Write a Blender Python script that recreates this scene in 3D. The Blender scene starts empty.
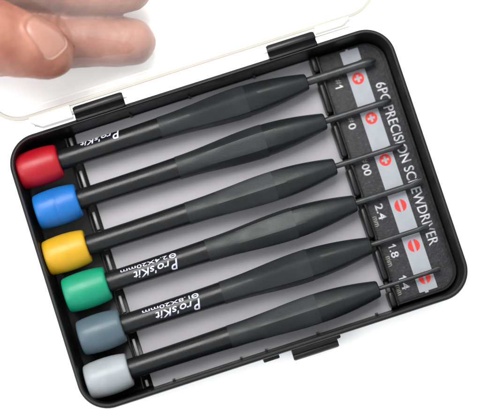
import bpy, bmesh, math, random
from mathutils import Vector, Matrix, noise
random.seed(7)
S = 0.001                                  # everything below is written in millimetres
sc = bpy.context.scene
R = math.radians

# ---------------------------------------------------------------- camera, world, lamps
cam = bpy.data.cameras.new('camera'); camo = bpy.data.objects.new('camera', cam)
sc.collection.objects.link(camo); sc.camera = camo
camo.location = Vector((-10.346, -31.548, 421.35)) * S
camo.rotation_euler = (0.0865114818, -0.00178863475, -0.311764055)
cam.sensor_fit = 'HORIZONTAL'; cam.angle = R(20); cam.clip_start = 0.01; cam.clip_end = 50
cam.dof.use_dof = True; cam.dof.focus_distance = .412; cam.dof.aperture_fstop = 5.6

w = bpy.data.worlds.new('World'); sc.world = w; w.use_nodes = True
w.node_tree.nodes['Background'].inputs[0].default_value = (0.97, 0.985, 1, 1)
w.node_tree.nodes['Background'].inputs[1].default_value = 1.4

def area(name, loc, target, size, power, col=(1, 1, 1), size_y=None):
    l = bpy.data.lights.new(name, 'AREA'); l.energy = power; l.color = col
    l.shape = 'RECTANGLE'; l.size = size * S; l.size_y = (size_y or size) * S
    o = bpy.data.objects.new(name, l); sc.collection.objects.link(o)
    o.location = Vector(loc) * S
    o.rotation_euler = (Vector(target) - Vector(loc)).to_track_quat('-Z', 'Y').to_euler()
    return o
area('softbox_lamp', (-80, 290, 540), (0, 0, 0), 520, 9.4, (1, .985, .96), 320)
area('fill_lamp', (-420, -60, 420), (0, 0, 0), 300, 1.35, (.95, .97, 1))
vs = sc.view_settings; vs.view_transform = 'Standard'; vs.look = 'None'; vs.exposure = 0.0; vs.gamma = 1

# ---------------------------------------------------------------- materials
def mat(name, col, rough=.5, spec=.5, bump=0, bscale=300, var=0, vscale=80, metal=0, sss=0, coat=0, col2=None, rvar=0, speck=0):
    m = bpy.data.materials.new(name); m.use_nodes = True
    nt = m.node_tree; b = nt.nodes['Principled BSDF']
    def I(k, v): b.inputs[k].default_value = v
    if name != 'white_sweep': col = tuple(c * .87 for c in col); spec *= .87; col2 = col2 and tuple(c * .87 for c in col2)
    I('Base Color', (*col, 1)); I('Roughness', rough); I('Specular IOR Level', spec); I('Metallic', metal)
    if coat: I('Coat Weight', coat); I('Coat Roughness', .15)
    if sss:
        I('Subsurface Weight', sss); I('Subsurface Radius', (1, .35, .2)); I('Subsurface Scale', .003)
    tc = nt.nodes.new('ShaderNodeTexCoord')
    def noi(sc_, det=4):
        n = nt.nodes.new('ShaderNodeTexNoise'); n.inputs['Scale'].default_value = sc_; n.inputs['Detail'].default_value = det
        nt.links.new(tc.outputs['Object'], n.inputs['Vector']); return n
    if var or col2:
        n = noi(vscale); r = nt.nodes.new('ShaderNodeMix'); r.data_type = 'RGBA'
        c2 = col2 or tuple(min(1, c * (1 + var)) for c in col)
        c1 = col if col2 else tuple(c * (1 - var) for c in col)
        r.inputs[6].default_value = (*c1, 1); r.inputs[7].default_value = (*c2, 1)
        mr = nt.nodes.new('ShaderNodeMapRange'); mr.inputs[1].default_value = .32; mr.inputs[2].default_value = .68
        nt.links.new(n.outputs[0], mr.inputs[0]); nt.links.new(mr.outputs[0], r.inputs[0]); out = r.outputs[2]
        if speck:
            n3 = noi(1500, 2); m3 = nt.nodes.new('ShaderNodeMapRange'); m3.inputs[1].default_value = .62; m3.inputs[2].default_value = .8
            m3.inputs[4].default_value = speck
            r3 = nt.nodes.new('ShaderNodeMix'); r3.data_type = 'RGBA'; r3.inputs[7].default_value = (.45, .45, .45, 1)
            nt.links.new(n3.outputs[0], m3.inputs[0]); nt.links.new(m3.outputs[0], r3.inputs[0]); nt.links.new(out, r3.inputs[6]); out = r3.outputs[2]
        nt.links.new(out, b.inputs['Base Color'])
    if rvar:
        n = noi(220, 6); mr = nt.nodes.new('ShaderNodeMapRange'); mr.inputs[1].default_value = .3; mr.inputs[2].default_value = .7
        mr.inputs[3].default_value = rough - rvar; mr.inputs[4].default_value = rough + rvar
        nt.links.new(n.outputs[0], mr.inputs[0]); nt.links.new(mr.outputs[0], b.inputs['Roughness'])
    if bump:
        n = noi(bscale, 3); bp = nt.nodes.new('ShaderNodeBump'); bp.inputs['Strength'].default_value = bump
        bp.inputs['Distance'].default_value = .0002
        nt.links.new(n.outputs[0], bp.inputs['Height']); nt.links.new(bp.outputs[0], b.inputs['Normal'])
    return m
M = {}
M['ground'] = mat('white_sweep', (.98, .98, .98), .9, .1, var=.01, vscale=5)
M['case'] = mat('black_case_plastic', (.004, .004, .0045), .34, .22, bump=.15, bscale=900, rvar=.08, var=.2)
M['label'] = mat('charcoal_textured_card', (.012, .012, .0135), .6, .2, bump=.7, bscale=1500, var=.35, vscale=900, speck=.07)
M['lining'] = mat('grey_card', (.235, .231, .242), .75, .3, bump=.1, bscale=900, var=.04, vscale=60)
M['strip'] = mat('pale_blue_grey_print', (.19, .203, .222), .6, .3, var=.05, vscale=300)
M['white_ink'] = mat('white_ink', (.29, .298, .32), .55, .3, var=.14, vscale=900)
M['grey_ink'] = mat('grey_ink', (.15, .14, .125), .6, .3, var=.2, vscale=900)
M['print'] = mat('pale_lavender_ink', (.33, .34, .42), .5, .3, var=.12, vscale=900)
M['red_ink'] = mat('red_ink', (.43, .018, .014), .6, .3, var=.08, vscale=900)
M['neck'] = mat('black_satin_plastic', (.004, .0045, .005), .3, .24, bump=.10, bscale=1600, rvar=.08, var=.2)
M['grip'] = mat('dark_grey_rubbery_plastic', (.009, .011, .012), .46, .24, bump=.16, bscale=2600, var=.2, vscale=120, rvar=.06)
M['nose'] = mat('charcoal_plastic', (.006, .0078, .0085), .4, .24, bump=.12, bscale=1500, var=.2, rvar=.06)
M['steel'] = mat('blackened_steel', (.018, .019, .020), .38, .35, bump=.2, bscale=900, var=.25, metal=.15, vscale=500)
for n, c in (('red', (.21, .002, .007)), ('blue', (.003, .078, .26)), ('yellow', (.33, .185, .005)), ('green', (.001, .155, .082)), ('slate', (.042, .066, .083)), ('white', (.18, .197, .205))):
    M[n] = mat(n + '_plastic', c, .42, .26, bump=.12, bscale=700, var=.06, vscale=180, rvar=.07, coat=.04)
M['skin'] = mat('skin', (.185, .064, .042), .46, .35, bump=.45, bscale=750, col2=(.30, .14, .098), vscale=75, sss=.25, rvar=.08)
M['nail'] = mat('nail', (.27, .132, .100), .34, .5, var=.04, vscale=200, sss=.2, bump=.1, bscale=500)
M['nail_tip'] = mat('pale_nail_tip', (.36, .23, .17), .6, .3, var=.08, vscale=600)

def clear(name, haze, tint, rough=.08):
    m = bpy.data.materials.new(name); m.use_nodes = True; nt = m.node_tree; nt.nodes.clear()
    o = nt.nodes.new('ShaderNodeOutputMaterial')
    t = nt.nodes.new('ShaderNodeBsdfTransparent'); t.inputs[0].default_value = (.985, .985, .98, 1)
    g = nt.nodes.new('ShaderNodeBsdfGlossy'); g.inputs['Roughness'].default_value = rough
    d = nt.nodes.new('ShaderNodeBsdfDiffuse'); d.inputs[0].default_value = (*tint, 1)
    lw0 = nt.nodes.new('ShaderNodeLayerWeight'); lw0.inputs[0].default_value = .5
    pw = nt.nodes.new('ShaderNodeMath'); pw.operation = 'POWER'; pw.inputs[1].default_value = 4.0; nt.links.new(lw0.outputs['Facing'], pw.inputs[0])
    lw = nt.nodes.new('ShaderNodeMath'); lw.operation = 'MULTIPLY_ADD'; lw.inputs[1].default_value = .85; lw.inputs[2].default_value = .05; nt.links.new(pw.outputs[0], lw.inputs[0])
    m1 = nt.nodes.new('ShaderNodeMixShader'); m1.inputs[0].default_value = haze
    m2 = nt.nodes.new('ShaderNodeMixShader')
    nz = nt.nodes.new('ShaderNodeTexNoise'); tc = nt.nodes.new('ShaderNodeTexCoord'); nz.inputs['Scale'].default_value = 60
    mr = nt.nodes.new('ShaderNodeMapRange'); mr.inputs[3].default_value = haze * .7; mr.inputs[4].default_value = haze * 1.3
    nt.links.new(tc.outputs['Object'], nz.inputs[0]); nt.links.new(nz.outputs[0], mr.inputs[0]); nt.links.new(mr.outputs[0], m1.inputs[0])
    nt.links.new(t.outputs[0], m1.inputs[1]); nt.links.new(d.outputs[0], m1.inputs[2])
    mm_ = nt.nodes.new('ShaderNodeMath'); mm_.operation = 'MULTIPLY'; mm_.inputs[1].default_value = .6
    nt.links.new(lw.outputs[0], mm_.inputs[0]); nt.links.new(mm_.outputs[0], m2.inputs[0]); nt.links.new(m1.outputs[0], m2.inputs[1]); nt.links.new(g.outputs[0], m2.inputs[2])
    nt.links.new(m2.outputs[0], o.inputs[0]); return m
M['stop'] = mat('grey_stop_plastic', (.12, .12, .12), .35, .5, var=.5, vscale=150)
M['clear'] = clear('clear_plastic', .02, (.9, .9, .9))
M['clear_edge'] = clear('clear_plastic_edge', .9, (.335, .32, .28))
M['clear_tab'] = clear('frosted_clear_plastic', .8, (.42, .41, .395), .2)

# ---------------------------------------------------------------- helpers
def link(name, bm, m, parent=None, smooth=True, angle=35, loc=None):
    me = bpy.data.meshes.new(name)
    bmesh.ops.remove_doubles(bm, verts=bm.verts, dist=1e-4)
    bmesh.ops.recalc_face_normals(bm, faces=bm.faces)
    if smooth:
        for f in bm.faces: f.smooth = True
        for e in bm.edges:
            if len(e.link_faces) == 2 and e.calc_face_angle(0) > R(angle): e.smooth = False
    off = Vector(loc) if loc is not None else Vector((0, 0, 0))
    for v in bm.verts: v.co = (v.co - off) * S
    bm.to_mesh(me); bm.free()
    if m: me.materials.append(m)
    o = bpy.data.objects.new(name, me); sc.collection.objects.link(o)
    o.parent = parent; o.location = off * S
    return o
def tag(o, label=None, cat=None, group=None, kind=None):
    for k, v in (('label', label), ('category', cat), ('group', group), ('kind', kind)):
        if v: o[k] = v
    return o
def empty(name, loc):
    o = bpy.data.objects.new(name, None); sc.collection.objects.link(o); o.location = Vector(loc) * S
    o.empty_display_size = .01; return o
def loft(bm, loops, cap0=True, cap1=True, closed=True):
    rows = [[bm.verts.new(p) for p in lp] for lp in loops]
    n = len(rows[0])
    for a, b in zip(rows, rows[1:]):
        for i in range(n if closed else n - 1):
            bm.faces.new((a[i], a[(i + 1) % n], b[(i + 1) % n], b[i]))
    if cap0: bm.faces.new(rows[0][::-1])
    if cap1: bm.faces.new(rows[-1])
    return rows
def rrect(x0, x1, y0, y1, r, z, n=10):
    if not isinstance(r, (tuple, list)): r = (r,) * 4     # corners: +x+y, -x+y, -x-y, +x-y
    pts = []
    for k, (cx, cy) in enumerate(((x1 - r[0], y1 - r[0]), (x0 + r[1], y1 - r[1]), (x0 + r[2], y0 + r[2]), (x1 - r[3], y0 + r[3]))):
        for i in range(n + 1):
            a = R(90 * k + 90 * i / n); pts.append(Vector((cx + r[k] * math.cos(a), cy + r[k] * math.sin(a), z)))
    return pts
def slab(bm, x0, x1, y0, y1, z0, z1, r=.3, e=.15, n=5):
    loft(bm, [rrect(x0 + e, x1 - e, y0 + e, y1 - e, max(r - e, .02), z0, n), rrect(x0, x1, y0, y1, r, z0 + e, n),
              rrect(x0, x1, y0, y1, r, z1 - e, n), rrect(x0 + e * .3, x1 - e * .3, y0 + e * .3, y1 - e * .3, max(r - e * .3, .02), z1 - e * .3, n),
              rrect(x0 + e, x1 - e, y0 + e, y1 - e, max(r - e, .02), z1, n)])
def profile_x(bm, x0, x1, prof, e=0):
    """prof = closed list of (y, z); extruded along x"""
    if e:
        cy = sum(p[0] for p in prof) / len(prof); cz = sum(p[1] for p in prof) / len(prof)
        sh = lambda k: [(cy + (y - cy) * k, cz + (z - cz) * k) for y, z in prof]
        L = [[Vector((x0, *p)) for p in sh(.86)], [Vector((x0 + e, *p)) for p in prof], [Vector((x1 - e, *p)) for p in prof], [Vector((x1, *p)) for p in sh(.86)]]
    else: L = [[Vector((x, *p)) for p in prof] for x in (x0, x1)]
    loft(bm, L)
def tube(bm, pts, r, n=8):
    loops = []
    for i, p in enumerate(pts):
        a = pts[max(i - 1, 0)]; b = pts[min(i + 1, len(pts) - 1)]; t = (b - a).normalized()
        u = t.cross(Vector((0.13, .21, 1))).normalized(); v = t.cross(u)
        rr = r(i / (len(pts) - 1)) if callable(r) else r
        loops.append([p + (u * math.cos(2 * math.pi * k / n) + v * math.sin(2 * math.pi * k / n)) * rr for k in range(n)])
    loft(bm, loops)

# lettering: a font outline turned into a thin solid mesh, scaled into a box
def text_mesh(s, depth=.04, offset=0, shear=0):
    cu = bpy.data.curves.new('t', 'FONT'); cu.body = s; cu.size = 1; cu.offset = offset; cu.shear = shear; cu.resolution_u = 4
    o = bpy.data.objects.new('t', cu); sc.collection.objects.link(o)
    bpy.context.view_layer.update()
    me = bpy.data.meshes.new_from_object(o.evaluated_get(bpy.context.evaluated_depsgraph_get()))
    bpy.data.objects.remove(o); bpy.data.curves.remove(cu)
    bm = bmesh.new(); bm.from_mesh(me); bpy.data.meshes.remove(me)
    xs = [v.co.x for v in bm.verts]; ys = [v.co.y for v in bm.verts]
    x0, x1, y0, y1 = min(xs), max(xs), min(ys), max(ys)
    for v in bm.verts:
        v.co.x = (v.co.x - x0) / (x1 - x0); v.co.y = (v.co.y - y0) / (y1 - y0); v.co.z = 0
    return bm
def flat_text(name, s, x_base, y_start, length, height, z, m, parent, offset=.0):
    """reads towards -y (downwards), letter tops towards +x"""
    bm = text_mesh(s, offset=offset)
    for v in bm.verts:
        u, h = v.co.x, v.co.y
        v.co = Vector((x_base + h * height, y_start - u * length, z))
    g = bmesh.ops.extrude_face_region(bm, geom=bm.faces[:])
    for v in g['geom']:
        if isinstance(v, bmesh.types.BMVert): v.co.z -= .05
    return link(name, bm, m, parent, smooth=False)

# ---------------------------------------------------------------- setting
bm = bmesh.new()
loft(bm, [rrect(-3000, 3000, -3000, 3000, 10, -8, 2), rrect(-3000, 3000, -3000, 3000, 10, 0, 2)])
tag(link('ground', bm, M['ground'], smooth=False), 'plain white seamless surface under and around the open case', kind='structure')

# ---------------------------------------------------------------- the case
W2, H2 = 61.0, 42.94
ROWS = [33.5, 20.2, 6.0, -6.6, -20.2, -33.5]
AX = 8.3                                         # height of the screwdriver axes
case = tag(empty('tool_case', (0, 0, 0)), 'black plastic case standing open, clear lid folded back, coloured tools in a row inside', 'tool case')
def rr(i, z, r=9.2): return rrect(-W2 + i, W2 - i, -H2 + i, H2 - i, max(r - i, .5), z, 14)
bm = bmesh.new()
loft(bm, [rr(2.2, 0), rr(1.3, .3), rr(.8, 1.0), rr(.45, 6), rr(.35, 11.2), rr(.1, 11.5), rr(0, 12.0), rr(0, 13.4), rr(.12, 13.75), rr(.45, 13.95), rr(.7, 13.98),
          rr(.78, 14.1), rr(.82, 14.6), rr(.92, 14.9), rr(1.1, 15.0), rr(1.25, 14.95), rr(1.4, 14.75), rr(1.47, 14.2), rr(1.7, 6), rr(2.1, 2.2), rr(2.7, 1.6)])
link('tray', bm, M['case'], case, angle=50)
# raised deck for the label, with its rounded right-hand corners
bm = bmesh.new()
slabr = lambda i, z: rrect(38.0 + i, 59.0 - i, -40.2 + i, 40.2 - i, (6.6 - i, .6, .6, 6.6 - i), z, 10)
loft(bm, [slabr(0, 1.55), slabr(0, 5.4), slabr(.15, 5.55)])
link('label_deck', bm, M['case'], case)
bm = bmesh.new()
slabr = lambda i, z: rrect(38.5 + i, 58.0 - i, -39.5 + i, 39.8 - i, (6.2 - i, .5, .5, 6.2 - i), z, 10)
loft(bm, [slabr(0, 5.56), slabr(0, 5.78), slabr(.1, 5.85)])
card = link('label_card', bm, M['label'], case)
ZL = 5.85
bm = bmesh.new()
loft(bm, [rrect(45.7, 51.5, -38.6, 39.3, .15, ZL + .01, 3), rrect(45.7, 51.5, -38.6, 39.3, .15, ZL + .05, 3)])
loft(bm, [rrect(47.6, 48.4, 39.2, 39.7, .1, ZL + .012, 2), rrect(47.6, 48.4, 39.2, 39.7, .1, ZL + .052, 2)])
loft(bm, [rrect(47.4, 48.5, -39.1, -38.5, .1, ZL + .012, 2), rrect(47.4, 48.5, -39.1, -38.5, .1, ZL + .052, 2)])
link('icon_strip', bm, M['strip'], card)
def disc_icon(y, cross):
    bm = bmesh.new(); r = 1.85; zt = ZL + .10; n = 40
    if cross:
        lp = [[Vector((48.6 + r * math.cos(2 * math.pi * k / n), y + r * math.sin(2 * math.pi * k / n), z)) for k in range(n)] for z in (ZL + .052, zt)]
        loft(bm, lp)
    else:
        for s in (-1, 1):
            g = .36; a0 = math.asin(g / r)
            pts = [(48.6 + s * r * math.cos(a), y + r * 1.05 * math.sin(a)) for a in [(-math.pi / 2 + a0) + (math.pi - 2 * a0) * k / 20 for k in range(21)]]
            if s < 0: pts = pts[::-1]
            loft(bm, [[Vector((x, yy, z)) for x, yy in pts] for z in (ZL + .052, zt)])
    ic = link('screw_icon', bm, M['red_ink'], card, smooth=False)
    if cross:
        bm = bmesh.new(); a, b = .34, 1.15
        pts = [(a, b), (-a, b), (-a, a), (-b, a), (-b, -a), (-a, -a), (-a, -b), (a, -b), (a, -a), (b, -a), (b, a), (a, a)]
        loft(bm, [[Vector((48.6 + x, y + yy, z)) for x, yy in pts] for z in (zt + .005, zt + .03)])
        link('cross_mark', bm, M['strip'], ic, smooth=False)
for y, c in zip((30.0, 17.0, 3.4, -11.4, -24.3, -34.6), (1, 1, 1, 0, 0, 0)): disc_icon(y, c)
flat_text('title_lettering', '6PC PRECISION SCREWDRIVER', 53.1, 26.8, 52.8, 3.25, ZL + .07, M['white_ink'], card, .012)
def digit_one(y, x_base=41.0, h=2.45, k=1.0):
    bm = bmesh.new()                       # a 1 with its flag; top towards +x, reading towards -y
    pts = [(.0, .72), (.0, .55), (.36, .68), (.36, 0), (.62, 0), (.62, 1), (.42, 1)]
    loft(bm, [[Vector((x_base + v * h, y - u * 1.45 * k, z)) for u, v in pts] for z in (ZL + .02, ZL + .07)])
    link('size_lettering', bm, M['white_ink'], card, smooth=False)
for y in (31.6, 19.1, 5.9):
    flat_text('hash_lettering', '#', 41.6, y, 1.5, 1.7, ZL + .07, M['grey_ink'], card)
digit_one(29.8); flat_text('size_lettering', '0', 41.0, 17.3, 1.9, 2.5, ZL + .07, M['white_ink'], card, .02)
flat_text('size_lettering', '00', 41.0, 4.1, 3.7, 2.5, ZL + .07, M['white_ink'], card, .02)
flat_text('size_lettering', '2.4', 41.0, -8.9, 4.9, 2.5, ZL + .07, M['white_ink'], card, .02)
digit_one(-21.9); flat_text('size_lettering', '.8', 41.0, -23.5, 2.6, 2.5, ZL + .07, M['white_ink'], card, .02)
digit_one(-32.0); flat_text('size_lettering', '.4', 41.0, -33.4, 2.9, 2.5, ZL + .07, M['white_ink'], card, .02)
for y in (-12.2, -25.0, -34.2):
    flat_text('unit_lettering', 'mm', 39.2, y, 3.2, 1.3, ZL + .07, M['grey_ink'], card, .02)
# grey lining card under the handles
bm = bmesh.new(); slab(bm, -40.2, 36.4, -41.0, 40.6, 1.62, 3.0, .5, .12)
link('lining_card', bm, M['lining'], case)
# wall with round saddles that carry the necks
def saddle(x0, x1, zt, r, ax, y0, y1, rows=ROWS, e=.25):
    ys = [y0 + (y1 - y0) * k / 420 for k in range(421)]
    def top(y, dz=0, dr=0):
        z = zt - dz
        for c in rows:
            d = abs(y - c)
            if d < r + dr: z = min(z, ax - math.sqrt(max((r + dr) ** 2 - d * d, 0)))
        return z
    bm = bmesh.new()
    L = []
    for x, dz, dr in ((x0, e, e), (x0 + e * .3, e * .3, e * .3), (x0 + e, 0, 0), (x1 - e, 0, 0), (x1 - e * .3, e * .3, e * .3), (x1, e, e)):
        L.append([Vector((x, y, top(y, dz, dr))) for y in ys] + [Vector((x, y1, 1.5)), Vector((x, y0, 1.5))])
    loft(bm, L)
    return bm
link('saddle_wall', saddle(-43.6, -42.9, 2.6, 3.75, AX, -40.4, 40.4), M['case'], case, angle=40)
bm = bmesh.new()
for c in ((39.9, 36.2), (29.2, 23.2), (15.8, 10.0), (2.0, -3.0), (-11.2, -16.6), (-25.0, -30.4), (-38.0, -40.2)):
    slab(bm, -42.2, -41.3, c[1], c[0], 1.6, 4.4, .3, .2)
link('card_stop', bm, M['stop'], case)
# rounded posts between the blades
edges = [40.3] + [v for r in ROWS for v in (r + 1.9, r - 1.9)] + [-40.3]
for a, b in zip(edges[::2], edges[1::2]):
    bm = bmesh.new(); prof = []
    for x0, x1, h in ((35.9, 37.9, 8.6),):
        n = 8; loops = []
        L = [(b, .55), (b + .25, .85), (b + .7, 1), (a - .7, 1), (a - .25, .85), (a, .55)]
        for y, k in L:
            hw = (x1 - x0) / 2 * k; cx = (x0 + x1) / 2; top = h - (1 - k) * 1.2
            loops.append([Vector((cx - hw, y, 1.5)), *[Vector((cx - hw * math.cos(math.pi * i / n), y, top - hw + hw * math.sin(math.pi * i / n))) for i in range(n + 1)], Vector((cx + hw, y, 1.5))])
        loft(bm, loops)
    link('divider_post', bm, M['case'], case)
bm = saddle(37.95, 38.6, 7.2, 1.5, AX, -40.2, 40.2)
link('blade_rest', bm, M['case'], case)
# small ribs on the inner long walls
def rib(*a):
    bm = bmesh.new(); slab(bm, *a); link('wall_rib', bm, M['case'], case)
for x in (-34, -12.5, -4.5, 12, 31): rib(x, x + .7, -41.2, -40.3, 1.6, 5.5, .15, .1, 3)
for x in (-22, -3, 18): rib(x, x + .7, 40.2, 41.2, 1.6, 5.5, .15, .1, 3)
# hinge knuckles on the rear edge
for x0, x1 in ((-37.6, -22.0), (23.8, 39.0)):
    bm = bmesh.new()
    prof = [(41.9, 9.0), (41.9, 14.3), (42.4, 14.75), (43.0, 14.8), (43.5, 14.3), (43.9, 13.9), (44.4, 14.3)]
    cy, cz, r = 45.3, 13.4, 1.75
    prof += [(cy + r * math.cos(R(a)), cz + r * math.sin(R(a))) for a in range(110, -100, -15)]
    prof += [(44.6, 11.2), (43.4, 9.2)]
    profile_x(bm, x0, x1, prof[::-1], .7)
    link('hinge', bm, M['case'], case, angle=30)
# front catch
bm = bmesh.new()
prof = [(-42.2, 3.5), (-42.2, 9.6), (-43.2, 9.9), (-44.0, 9.2), (-44.5, 9.0)] + [(-45.1 + 1.35 * math.cos(R(a)), 7.9 + 1.35 * math.sin(R(a))) for a in range(85, 200, 14)] + [(-46.4, 4.5), (-45.9, 3.6)]
profile_x(bm, 3.0, 17.2, prof, .5)
link('catch', bm, M['case'], case, angle=30)
bm = bmesh.new()
slab(bm, -6.0, -1.0, -44.1, -42.2, 5, 11, .35, .25); slab(bm, 16.6, 18.3, -44.0, -42.2, 5, 11.5, .5, .3)
link('catch_lug', bm, M['case'], case)

# ---------------------------------------------------------------- clear lid, opened back by 152 degrees
TH = R(152); HY, HZ = 45.3, 13.4
lid = empty('lid', (0, 0, 0)); lid.parent = case
dv = Vector((0, -math.cos(TH), math.sin(TH))); uv = Vector((0, math.sin(TH), math.cos(TH)))
def lp(x, d, u): return Vector((x, HY, HZ)) + dv * d + uv * u
def lrr(i, u, r=9.5, n=14): return [lp(p.x, p.y, u) for p in rrect(-W2 + i, W2 - i, 2.4 + i, 88.5 - i, max(r - i, .5), 0, n)]
bm = bmesh.new()           # shell: outer wall, panel, inner wall
loft(bm, [lrr(.25, .9), lrr(1.0, 3.6), lrr(1.5, 4.5), lrr(2.4, 4.9), lrr(2.5, 4.0), lrr(2.0, 3.5), lrr(1.3, .9)], False, False)
bm.faces.new([bm.verts.new(p) for p in lrr(2.4, 4.9)]); bm.faces.new([bm.verts.new(p) for p in lrr(2.5, 4.0)])
link('lid_shell', bm, M['clear'], lid, angle=12)
bm = bmesh.new()
loft(bm, [lrr(.1, 0), lrr(-.1, .2), lrr(-.1, .75), lrr(.1, .9), lrr(.95, .9), lrr(1.1, .7), lrr(1.1, .2), lrr(.95, 0), lrr(.1, 0)], False, False)
link('lid_rim', bm, M['clear_edge'], lid, angle=40)
for x0, x1 in ((-51.0, -38.2), (39.6, 50.6)):
    bm = bmesh.new()
    L = []
    for k in range(9):
        t = k / 8; x = x0 + (x1 - x0) * t
        s = min(1, t * 3 + .35) if x0 < 0 else min(1, (1 - t) * 3 + .35)
        ya = 47.5 - 3.9 * s if x0 < 0 else 47.3 - 1.8 * s
        L.append([Vector((x, ya, 13.2)), Vector((x, ya - .15, 13.9)), Vector((x, ya + .4, 14.6)), Vector((x, 47.4, 15.0)), Vector((x, 48.0, 14.6)), Vector((x, 47.8, 13.6))])
    loft(bm, L)
    link('hinge_tab', bm, M['clear_tab'], lid, angle=40)
for x0, x1 in ((-50.0, -21), (23, 50.0)):
    bm = bmesh.new(); tube(bm, [Vector((x0, 45.3, 13.4)), Vector((x1, 45.3, 13.4))], .55, 10)
    link('hinge_pin', bm, M['clear_tab'], lid)

# ---------------------------------------------------------------- screwdrivers
def ring(x, r, n, hexw=0, rot=0, cy=0, cz=0):
    out = []
    for k in range(n):
        a = rot + 2 * math.pi * k / n; q = ((a - rot) % (math.pi / 3)) - math.pi / 6
        hx = min(math.cos(math.pi / 6) / math.cos(q) * 1.025, 1.0)
        rr_ = r * (1 - hexw + hexw * hx)
        out.append(Vector((x, cy + rr_ * math.cos(a), cz + rr_ * math.sin(a))))
    return out
def screwdriver(i, name_col, label, x0, tipx, kind, bl_r, roll, text=None, troll=0, cap_len=13.4, nose_y=0, tip_y=0):
    y, z = ROWS[i], AX
    root = tag(empty('screwdriver', (x0, y, 0)), label, 'screwdriver', 'precision screwdrivers lying in the case')
    n = 48
    def add(nm, bm, m, par, ang=35):
        o = link(nm, bm, m, None, angle=ang)
        # meshes are written with the driver's rear end at the origin
        o.parent = par
        if par is root: o.location = Vector((0, 0, z)) * S
        return o
    bm = bmesh.new(); L = []
    cl = cap_len
    for x, r in ((0.0, 3.6), (0.0, 4.3), (.1, 4.85), (.35, 5.15), (.7, 5.32), (2.5, 5.6), (5, 5.77), (7, 5.8), (9, 5.72), (11, 5.5), (12.3, 5.27), (cl - .45, 5.12), (cl - .12, 4.92), (cl, 4.5), (cl, 3.3)):
        L.append(ring(x, r, n, .06, roll))
    if name_col == 'blue':                         # faint mould line round this cap
        L[7:8] = [ring(6.6, 5.8, n, .06, roll), ring(6.72, 5.74, n, .06, roll), ring(6.84, 5.8, n, .06, roll)]
    loft(bm, L); add('end_cap', bm, M[name_col], root, 60)
    bm = bmesh.new(); L = []
    for x, r in ((cl - 1, 3.0), (cl + .0, 3.15), (18, 3.15), (26, 3.2), (34, 3.28), (40, 3.38), (44.5, 3.5), (45.3, 3.5)): L.append(ring(x, r, n))
    loft(bm, L); neck = add('neck', bm, M['neck'], root)
    bm = bmesh.new(); L = []
    for k in range(31):
        t = k / 30; x = 45 + 27.9 * t
        r = 3.62 + 1.5 * (1 - math.cos(math.pi * min(t * 1.02, 1))) / 2 + .06 * math.sin(math.pi * t)
        L.append(ring(x, r, n, min(1, .1 + 1.6 * t) * .95, roll))
    L = [ring(45.0, 3.45, n, 0, roll)] + L + [ring(73.0, 4.6, n, .9, roll)]
    loft(bm, L); add('grip', bm, M['grip'], root, 28)
    bm = bmesh.new(); L = []
    for k in range(25):
        t = k / 24; x = 72.9 + 19.0 * t
        r = 4.98 - 2.36 * t ** 1.75
        L.append(ring(x, r, n, .75 * (1 - t), roll))
    L += [ring(92.2, 2.5, n, 0, roll), ring(92.45, 2.2, n, 0, roll), ring(92.5, 1.2, n, 0, roll)]
    loft(bm, L); add('nose_cone', bm, M['nose'], root, 28)
    # blade
    bm = bmesh.new(); Lb = tipx - x0; bl_r *= 1.2
    if kind == 'cross':
        pr = [(91.5, bl_r), (Lb - 5.5, bl_r), (Lb - 4.6, bl_r * 1.12), (Lb - 1.9, bl_r * 1.15), (Lb - .7, bl_r * .75), (Lb - .1, bl_r * .35)]
        loops = []
        for x, r in pr:
            fl = max(0, min(1, (x - (Lb - 3.2)) / 2.0)) * .35
            loops.append([Vector((x, r * (1 - fl * (.5 - .5 * math.cos(4 * a))) * math.cos(a), r * (1 - fl * (.5 - .5 * math.cos(4 * a))) * math.sin(a))) for a in [2 * math.pi * k / 24 + .3 for k in range(24)]])
    else:
        pr = [(91.5, 1, 1), (Lb - 4, 1, 1), (Lb - 2.5, 1.15, .75), (Lb - .6, 1.3, .35), (Lb, 1.25, .22)]
        ra = .5
        loops = [[Vector((x, bl_r * (wy * math.cos(a) * math.cos(ra) - wz * math.sin(a) * math.sin(ra)), bl_r * (wy * math.cos(a) * math.sin(ra) + wz * math.sin(a) * math.cos(ra)))) for a in [2 * math.pi * k / 20 for k in range(20)]] for x, wy, wz in pr]
    loft(bm, loops); add('blade', bm, M['steel'], root, 30)
    # white print on the neck, letters upside down for this view, wrapped round the tube
    if text:
        def wrap(nm, s, xa, xb, phi0, h, offset=0, shear=0, big=0):
            bm = text_mesh(s, offset=offset, shear=shear)
            bmesh.ops.subdivide_edges(bm, edges=[e for e in bm.edges if e.calc_length() > .06], cuts=2)
            bmesh.ops.triangulate(bm, faces=bm.faces[:])
            for v in bm.verts:
                u, hh = v.co.x, v.co.y
                x = xb - (xb - xa) * u
                r = 3.37 + .0 * x + max(0, (x - 26)) * .013
                a = phi0 + hh * h / r       # letter tops run towards -y
                v.co = Vector((x, r * math.cos(a), r * math.sin(a)))
            g = bmesh.ops.extrude_face_region(bm, geom=bm.faces[:])
            for v in g['geom']:
                if isinstance(v, bmesh.types.BMVert): v.co.y *= .985; v.co.z *= .985
            o = link(nm, bm, M['print'], None, smooth=False); o.parent = neck
        xa, xb = text[0], text[1]; p0 = R(troll)
        wrap('logo_lettering', 'P', xb - 2.4, xb, p0, 3.5, .014, .25)
        wrap('logo_lettering', "ro'sKit", xa, xb - 2.5, p0 , 2.55, .014, .25)
        if text[2]:
            wrap('size_lettering', text[2], xa - 3.4, xb - 2.6, p0 - 1.85 / 3.3, 1.3, .01)
            wrap('driver_symbol', '\u0398', xb - 2.1, xb + .1, p0 - 1.9 / 3.3, 1.7, .03)
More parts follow.
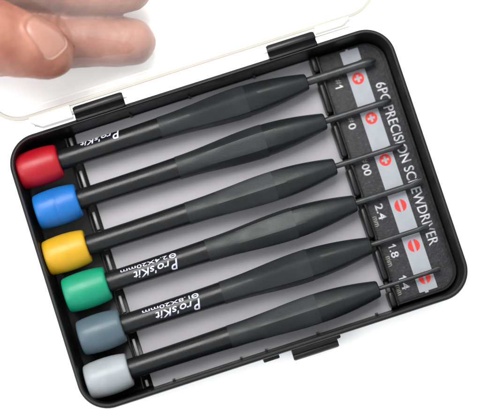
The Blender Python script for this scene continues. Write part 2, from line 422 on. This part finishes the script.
    root.rotation_euler = (0, 0, 0)
    return root
# (row, cap, label, rear end x, tip x, tip kind, blade radius, roll, print)
screwdriver(0, 'red', 'screwdriver with a bright red end cap and thick cross tip, nearest the hinges', -59.4, 55.3, 'cross', 1.12, .35, (20.5, 33.0, ''), 22, cap_len=13.0)
screwdriver(1, 'blue', 'screwdriver with a bright blue end cap, between the red and yellow ones', -57.9, 56.0, 'cross', .85, .1)
screwdriver(2, 'yellow', 'screwdriver with a golden yellow end cap, between the blue and green ones', -59.3, 55.2, 'cross', .72, .62, cap_len=13.2)
screwdriver(3, 'green', 'screwdriver with an emerald green end cap and white print on its neck', -57.0, 57.0, 'flat', .8, .8, (21.6, 35.6, '2.4X20mm'), 81)
screwdriver(4, 'slate', 'screwdriver with a slate blue-grey end cap, between the green and white ones', -56.6, 54.5, 'flat', .66, .25, (23.8, 38.0, '1.8X20mm'), 81)
screwdriver(5, 'white', 'screwdriver with a pale grey-white end cap, nearest the front catch', -58.5, 53.6, 'flat', .55, .5)

# ---------------------------------------------------------------- hand
hand_pts = []
def chain(pts, steps=9):
    for (a, b) in zip(pts, pts[1:]):
        for k in range(steps + 1):
            t = k / steps
            hand_pts.append((Vector(a[:3]).lerp(Vector(b[:3]), t), a[3] + (b[3] - a[3]) * t))
chain([(-14.2, 61.6, 8.6, 7.2), (-17, 62.6, 8.9, 7.7), (-24, 65, 9.6, 8.2), (-34, 67.8, 11.4, 8.6), (-44, 69.8, 13.8, 9.9), (-56, 73, 17, 10.6), (-72, 79, 20, 11), (-90, 86, 24, 11)])
chain([(-10.5, 76.3, 15.5, 7.3), (-15, 77.5, 15.8, 8.0), (-28, 81.5, 18, 8.3), (-40, 87, 20, 9), (-60, 96, 22, 9.5), (-92, 104, 25, 11.5)])
chain([(-16, 99, 21, 7.4), (-28, 104, 23, 8.2), (-42, 108, 24, 8.6), (-60, 113, 25, 9.0), (-92, 121, 26, 11)])
chain([(-36, 119, 25, 6.2), (-48, 123, 26, 7), (-62, 127, 26, 7.4), (-94, 137, 26, 9.5)])
chain([(-38.6, 61.9, 26.0, 7.6), (-41.0, 63.6, 27.0, 8.6), (-45.0, 66.2, 28.3, 9.7), (-52.5, 71.0, 30.5, 11.0), (-62, 76.5, 33.5, 11.2), (-78, 82, 36.5, 11.4), (-104, 88, 38, 13.5), (-140, 100, 33, 16)])
for a, b in (((-90, 86, 24, 11), (-160, 104, 26, 15)), ((-92, 104, 25, 12), (-160, 112, 26, 16)), ((-92, 121, 26, 11.5), (-160, 118, 26, 16)), ((-94, 137, 26, 10), (-160, 124, 26, 15)),
             ((-160, 104, 26, 15), (-300, 150, 30, 22)), ((-160, 124, 26, 15), (-300, 175, 30, 22))):
    chain([a, b], 14)
bm = bmesh.new()
for c, r in hand_pts:
    bmesh.ops.create_icosphere(bm, subdivisions=3, radius=r, matrix=Matrix.Translation(c))
me = bpy.data.meshes.new('tmp')
for v in bm.verts: v.co *= S
bm.to_mesh(me); bm.free()
tmp = bpy.data.objects.new('tmp', me); sc.collection.objects.link(tmp)
md = tmp.modifiers.new('r', 'REMESH'); md.mode = 'VOXEL'; md.voxel_size = .6 * S
md = tmp.modifiers.new('s', 'SMOOTH'); md.factor = .5; md.iterations = 16
bpy.context.view_layer.update()
me2 = bpy.data.meshes.new_from_object(tmp.evaluated_get(bpy.context.evaluated_depsgraph_get()))
bpy.data.objects.remove(tmp)
TB = Vector((-42.5, 64.4, 27.6))                 # middle of the thumb's last joint
t_ = Vector((.483, -.86, -.16)).normalized(); b_ = Vector((.876, .483, 0)); n_ = b_.cross(t_)
if n_.z < 0: n_ = -n_
nn = (n_ * .76 + b_ * .65).normalized(); bb = nn.cross(t_).normalized()
bm = bmesh.new(); bm.from_mesh(me2); bpy.data.meshes.remove(me2)
for v in bm.verts:                                # creases, wrinkles
    p = v.co / S; d = 0
    d += noise.noise(p * .16) * .35 + noise.noise(p * .5) * .10
    for cx, cy, cz, dr, wdt, dep in ((-34, 68.5, 18, (1, -.33), 1.1, .55), (-36.5, 69.5, 18, (1, -.33), .8, .35), (-27, 86, 24, (1, -.33), 1.1, .5)):
        s_ = (p.x - cx) * .95 + (p.y - cy) * -.31
        if abs(p.y - cy) < 12: d -= dep * math.exp(-(s_ / wdt) ** 2) * (1 if p.z < 26 else 0)
    rel = p - TB; du = rel.dot(bb) / 5.0; dv_ = (rel.dot(t_) - .6) / 6.4
    if rel.dot(nn) > 0 and abs(du) < 2 and abs(dv_) < 2:        # nail bed and the fold of skin round it
        rho = (abs(du) ** 3 + abs(dv_) ** 3) ** (1 / 3)
        d += .42 * math.exp(-((rho - 1.14) / .10) ** 2) * (1 if dv_ < .3 else max(0, 1 - (dv_ - .3) * 2))
        if rho < 1: d -= .1
    if -62 < p.x < -46 and p.z > 30:                            # wrinkles over the thumb joint
        q_ = rel.dot(t_); d += .10 * math.sin(q_ * 3.6 + noise.noise(p * .35) * 3) * math.exp(-((q_ + 15) / 4) ** 2)
    v.co += v.normal * d * S
for f in bm.faces: f.smooth = True
me = bpy.data.meshes.new('hand'); bm.to_mesh(me); bm.free(); me.materials.append(M['skin'])
hand = bpy.data.objects.new('hand', me); sc.collection.objects.link(hand)
tag(hand, 'bare hand holding the clear lid, thumb in front and fingertips behind it', 'hand')
# thumbnail
from mathutils.bvhtree import BVHTree
bv = BVHTree.FromObject(hand, bpy.context.evaluated_depsgraph_get()) if False else None
bmh = bmesh.new(); bmh.from_mesh(me); bv = BVHTree.FromBMesh(bmh)
def on_thumb(u, v, lift):
    """u across (-1..1), v along (-1 base .. 1 free edge); drops a point of a gently curved sheet onto the thumb"""
    o = TB + t_ * (.6 + v * 6.4) + bb * (u * 5.0) + nn * 25
    h = bv.ray_cast(o * S, -nn)
    p = h[0] / S if h[0] else o - nn * 17
    return p + nn * lift
def outline(a, k=1):
    c, s = math.cos(a), math.sin(a); e = 2 / 3.0
    return (math.copysign(abs(c) ** e, c) * k, math.copysign(abs(s) ** e, s) * k)
bm = bmesh.new(); cen = bm.verts.new(on_thumb(0, 0, .57)); prev = None; NA = 64
for j in range(1, 13):
    k = j / 12
    row = [bm.verts.new(on_thumb(*outline(2 * math.pi * i / NA, k), .12 + .45 * (1 - k ** 2.5) if k < .95 else -.15)) for i in range(NA)]
    for i in range(NA):
        if prev: bm.faces.new((prev[i], prev[(i + 1) % NA], row[(i + 1) % NA], row[i]))
        else: bm.faces.new((cen, row[i], row[(i + 1) % NA]))
    prev = row
link('thumbnail', bm, M['nail'], hand, angle=80)
bm = bmesh.new()
pts = [on_thumb(*outline(a, 1.0), .05) for a in [R(28 + 128 * k / 40) for k in range(41)]]
tube(bm, pts, lambda t: .04 + .15 * math.sin(math.pi * t) ** .5, 8)
link('nail_free_edge', bm, M['nail_tip'], hand, angle=80)
bmh.free()
